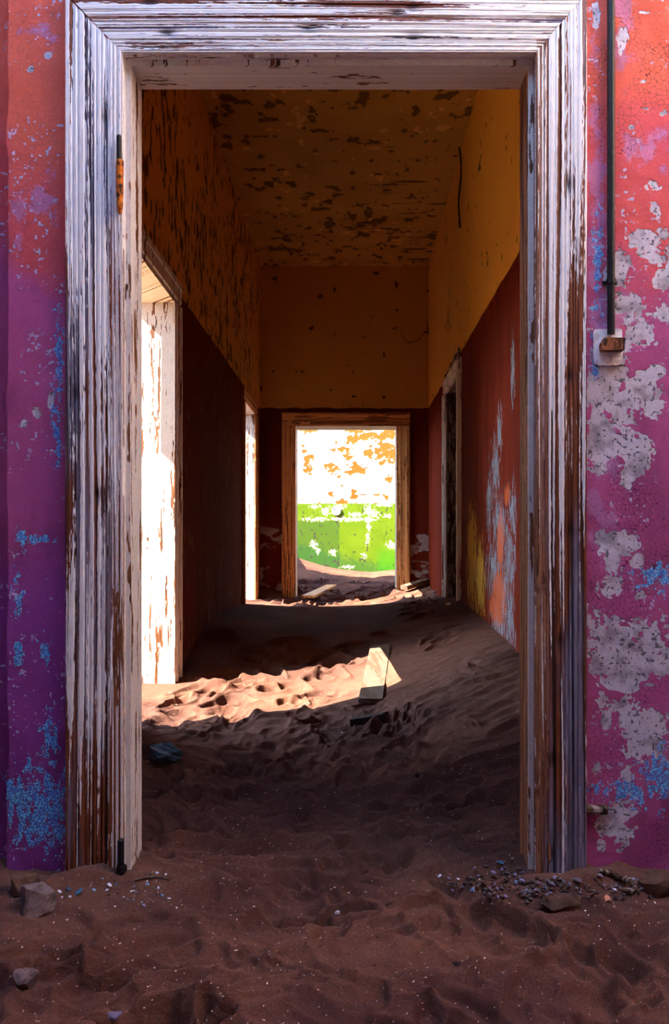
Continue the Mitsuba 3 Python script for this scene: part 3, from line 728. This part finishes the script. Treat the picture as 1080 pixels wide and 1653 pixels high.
def tube(points, radius, n=8):
    pts = np.array(points, float)
    ring = []
    for i in range(len(pts)):
        d = pts[min(i + 1, len(pts) - 1)] - pts[max(i - 1, 0)]
        d /= np.linalg.norm(d)
        u = np.cross(d, [0.31, 0.85, 0.42]); u /= np.linalg.norm(u)
        v = np.cross(d, u)
        t = np.linspace(0, 2 * np.pi, n + 1)[:-1]
        rad = radius[i] if hasattr(radius, "__len__") else radius
        ring.append(pts[i] + rad * (np.cos(t)[:, None] * u + np.sin(t)[:, None] * v))
    V = np.vstack(ring + [pts[:1], pts[-1:]])
    f = []
    for i in range(len(pts) - 1):
        for j in range(n):
            a, b = i * n + j, i * n + (j + 1) % n
            f += [(a, b, b + n), (a, b + n, a + n)]
    for j in range(n):
        f += [(len(V) - 2, (j + 1) % n, j), (len(V) - 1, len(V) - 1 - 2 - n + j + 1 - 1, len(V) - 2 - n + (j + 1) % n)]
    m = trimesh.Trimesh(V, np.array(f), process=False)
    m.fix_normals()
    return m


zt_, zb_ = E + (VY - 190) / F * yy, E + (VY - 368) / F * yy
whole("cable", tube([(WR - .012 - .01 * math.sin(i * .7), yy + .012 * math.sin(i * .9), zt_ + (zb_ - zt_) * i / 14) for i in range(15)], .006), "mat_iron", "black cable hanging down the ochre upper part of the right corridor wall", "cable")


# ------------------------------------------------------------------ rocks, chips, twigs
def rock(size, seed, cuts=26, rough_=0.16):
    r = np.random.default_rng(seed)
    m = trimesh.creation.icosphere(subdivisions=4)
    v = np.array(m.vertices)
    for _ in range(cuts):
        n = r.normal(size=3); n /= np.linalg.norm(n)
        d = r.uniform(.50, .80)
        over = np.maximum(v @ n - d, 0)
        v -= over[:, None] * n
    v *= (1 + rough_ * 2 * (meshkit.fbm(v * 2.5 + seed, 4, seed) - .5))[:, None]
    v *= np.array(size) / (v.max(0) - v.min(0))
    m.vertices = v
    return m


def set_rock(px, py, size, seed, bsdf, label, rot=0.0, sink=.3, **kw):
    x, y, z = on_sand(px, py)
    m = rock(size, seed, **kw)
    m.apply_transform(trimesh.transformations.rotation_matrix(rot, [0, 0, 1]))
    m.apply_translation((x, y, z + size[2] * (.5 - sink)))
    return whole("rock", m, bsdf, label, "rock", smooth=32)


set_rock(60, 1466, (.085, .07, .075), 3, "mat_stone", "grey rough rock against the foot of the purple wall at the left", .3)
set_rock(38, 1440, (.07, .06, .06), 5, "mat_brown_stone", "darker brown rock leaning behind the grey rock at the left wall's foot", 1.3)
set_rock(44, 1592, (.045, .04, .045), 8, "mat_stone", "small lilac grey rock half buried in the sand at the lower left", .6)
set_rock(266, 1226, (.145, .10, .10), 12, "mat_teal_stone", "teal grey banded rock in the sand just inside the doorway on the left", -.3, .25)
set_rock(1058, 1438, (.085, .06, .045), 17, "mat_brown_stone", "brown rock at the foot of the purple wall at the right edge", .2)
set_rock(905, 1462, (.10, .06, .045), 19, "mat_brown_stone", "flat brown rock among the chips before the right casing", .2)
set_rock(738, 1558, (.018, .012, .012), 23, "mat_chip_dark", "tiny dark pebble on the open sand at the lower right", .2)
set_rock(674, 1253, (.02, .016, .018), 29, "mat_chip_dark", "dark pebble in the shaded sand beyond the doorway", .2)
set_rock(545, 1475, (.014, .010, .012), 31, "mat_chip_pale", "white pebble on the open sand before the doorway", .2)
set_rock(180, 1645, (.035, .014, .02), 33, "mat_chip_lilac", "pale sliver of stone in the sand at the lower left edge", .1)


def chip_mesh(seed):
    r = np.random.default_rng(seed)
    n = r.integers(6, 9)
    pts = np.vstack([np.column_stack([np.cos(t := np.sort(r.uniform(0, 2 * np.pi, n))) * r.uniform(.6, 1, n) * .5, np.sin(t) * r.uniform(.4, .8, n) * .5, r.uniform(-.10, .0, n)]), np.column_stack([r.uniform(-.32, .32, 5), r.uniform(-.24, .24, 5), r.uniform(.08, .2, 5)])])
    return trimesh.convex.convex_hull(pts)


chip_plys = {}


def chip(name, px, py, size, color, seed, label, group=None, lift=0.0, cat_="chip"):
    x, y, z = on_sand(px, py)
    r = np.random.default_rng(seed)
    key = (seed % 12, color)
    if key not in chip_plys:
        chip_plys[key] = ply(chip_mesh(seed % 12), "mat_chip_" + color)
    k = thing(name, label, cat_, group)
    tr = T().translate([x, y, z + size * .12 + lift]).rotate([0, 0, 1], float(r.uniform(0, 360))).rotate([1, 0, 0], float(r.uniform(-32, 32))).rotate([0, 1, 0], float(r.uniform(-30, 30))).scale(float(size))
    scene[k] = {**chip_plys[key], "to_world": tr}


cr = np.random.default_rng(42)
LEFT = [(86, 1446, .013, "blue"), (97, 1440, .013, "pale"), (100, 1449, .008, "pale"), (112, 1448, .012, "pale"), (128, 1442, .026, "teal"), (112, 1436, .016, "teal"), (152, 1438, .014, "blue"), (178, 1430, .018, "pale"), (172, 1438, .012, "pale"),
        (188, 1428, .010, "teal"), (186, 1464, .007, "pale"), (238, 1428, .014, "blue"), (212, 1440, .012, "pale"), (222, 1442, .011, "grey"), (232, 1462, .013, "lilac"), (262, 1446, .013, "blue"), (273, 1452, .013, "pale"), (254, 1410, .013, "pale"), (268, 1412, .010, "pale"), (242, 1414, .012, "dark"), (176, 1446, .012, "dark")]
for i, (x, y, s, c_) in enumerate(LEFT):
    own = {128: "teal flake, the largest of the flakes between the grey rock and the left casing", 273: "white leaf-shaped flake farthest right among the flakes beside the left casing",
           186: "lone white chip lying nearest the viewer before the foot of the left casing", 86: "light blue flake nearest the grey rock at the foot of the purple wall"}.get(x)
    if own:
        chip("paint_flake", x, y, s * 1.15, c_, i + 3, own)
        continue
    chip("paint_flake", x, y, s * 1.15, c_, i + 3, "pale and blue flakes of paint and plaster lying at the foot of the left casing", "flakes at the foot of the left casing")
for i in range(46):
    x, y = cr.normal(228, 32), cr.normal(1436, 13)
    chip("paint_flake", float(np.clip(x, 150, 285)), float(np.clip(y, 1412, 1466)), cr.uniform(.004, .010), ["pale", "grey", "dark", "blue", "brown"][cr.integers(5)], i + 40, "pale and blue flakes of paint and plaster lying at the foot of the left casing", "flakes at the foot of the left casing")
RIGHTG = ("grey and brown chips of stone and plaster heaped at the foot of the right casing", "rubble at the foot of the right casing")
for i, (x, y, s, c_) in enumerate([(710, 1417, .014, "pale"), (725, 1421, .014, "lilac"), (740, 1422, .012, "pale"), (798, 1412, .018, "lilac"), (810, 1407, .016, "lilac"), (764, 1439, .014, "blue"), (834, 1427, .013, "blue"), (932, 1424, .026, "grey"), (850, 1440, .013, "pale"), (937, 1444, .009, "lilac"), (808, 1396, .02, "teal"), (760, 1428, .012, "grey"), (865, 1448, .018, "grey"), (920, 1430, .018, "grey")]):
    own = {710: "white chip farthest left of the rubble at the right casing", 932: "large flat grey chip against the foot of the right casing", 725: "lilac chip second from the left end of the rubble at the right casing",
           808: "teal chip standing on top of the rubble just left of the right casing"}.get(x)
    chip("stone_chip", x, y, s * 1.2, c_, i + 7, *((own, None) if own else RIGHTG), lift=.003)
n_ = 0
while n_ < 275:
    x, y = cr.normal(830, 55), cr.normal(1428, 22)
    if n_ % 3 == 2:
        x, y = cr.uniform(850, 1070), cr.normal(1436, 10)
    if not (720 < x < 1075 and 1385 < y < 1478) or (y < 1420 and x > 845) or y < 1470 - (x - 700) * .75 - 30:
        continue
    if (x > 960 and y > 1462) or (x < 850 and y > 1452):
        continue
    chip("stone_chip", float(x), float(y), cr.uniform(.006, .019), ["dark", "brown", "grey", "dark", "brown", "grey", "lilac"][cr.integers(7)], n_ + 60, *RIGHTG, lift=float(cr.uniform(0, .006)))
    n_ += 1
chip("stone_chip", 980, 1454, .026, "peach", 5, "peach coloured chip lying in front of the rubble beside the right casing", lift=.003)
chip("stone_chip", 968, 1418, .020, "pale", 6, "white chip leaning on the purple wall's foot beside the right casing", lift=.006)
chip("stone_chip", 993, 1440, .014, "pale", 9, "small white chip below the dark root at the right wall's foot", lift=.004)
for i in range(34):
    x, y = cr.uniform(640, 725), cr.uniform(950, 977)
    if y < 990 - (x - 600) * .34:
        continue
    chip("plaster_fragment", float(x), float(y), cr.uniform(.03, .075), ["pale", "brown", "grey", "lilac"][cr.integers(4)], i + 400, "bright broken plaster fragments on the sand before the far door's right casing", "plaster rubble at the corridor's far end")
pts = [on_sand(*q) for q in [(218, 1425), (232, 1421), (248, 1419), (262, 1421), (284, 1428)]]
whole("twig", tube([(x, y, z + .006) for x, y, z in pts], [.0022, .003, .0032, .0028, .0015]), "mat_plank", "pale dry twig lying on the flakes beside the left casing", "twig")
pts = [on_sand(*q) for q in [(968, 1411), (988, 1416), (1004, 1424), (1020, 1430), (1028, 1438), (1018, 1446), (1004, 1444)]]
whole("root", tube([(x, y, z + .010) for x, y, z in pts], [.004, .007, .008, .008, .007, .006, .003]), "mat_dark_wood", "dark dry bent root lying at the foot of the purple wall at the right", "root")
so = trimesh.creation.revolve(np.array([(0, 0), (.045, 0), (.052, -.006), (.068, -.006), (.075, .0), (.075, .02), (0, .02)]), sections=28)
put(so, (1, 0, 0), (0, 0, 1), (0, 1, 0), ((543 - VX) / FS, 12.988, E + (VY - 825) / FS))
whole("wall_socket", so, "mat_white_plaster", "round pale socket ring high on the green dado of the far wall", "socket", smooth=30)
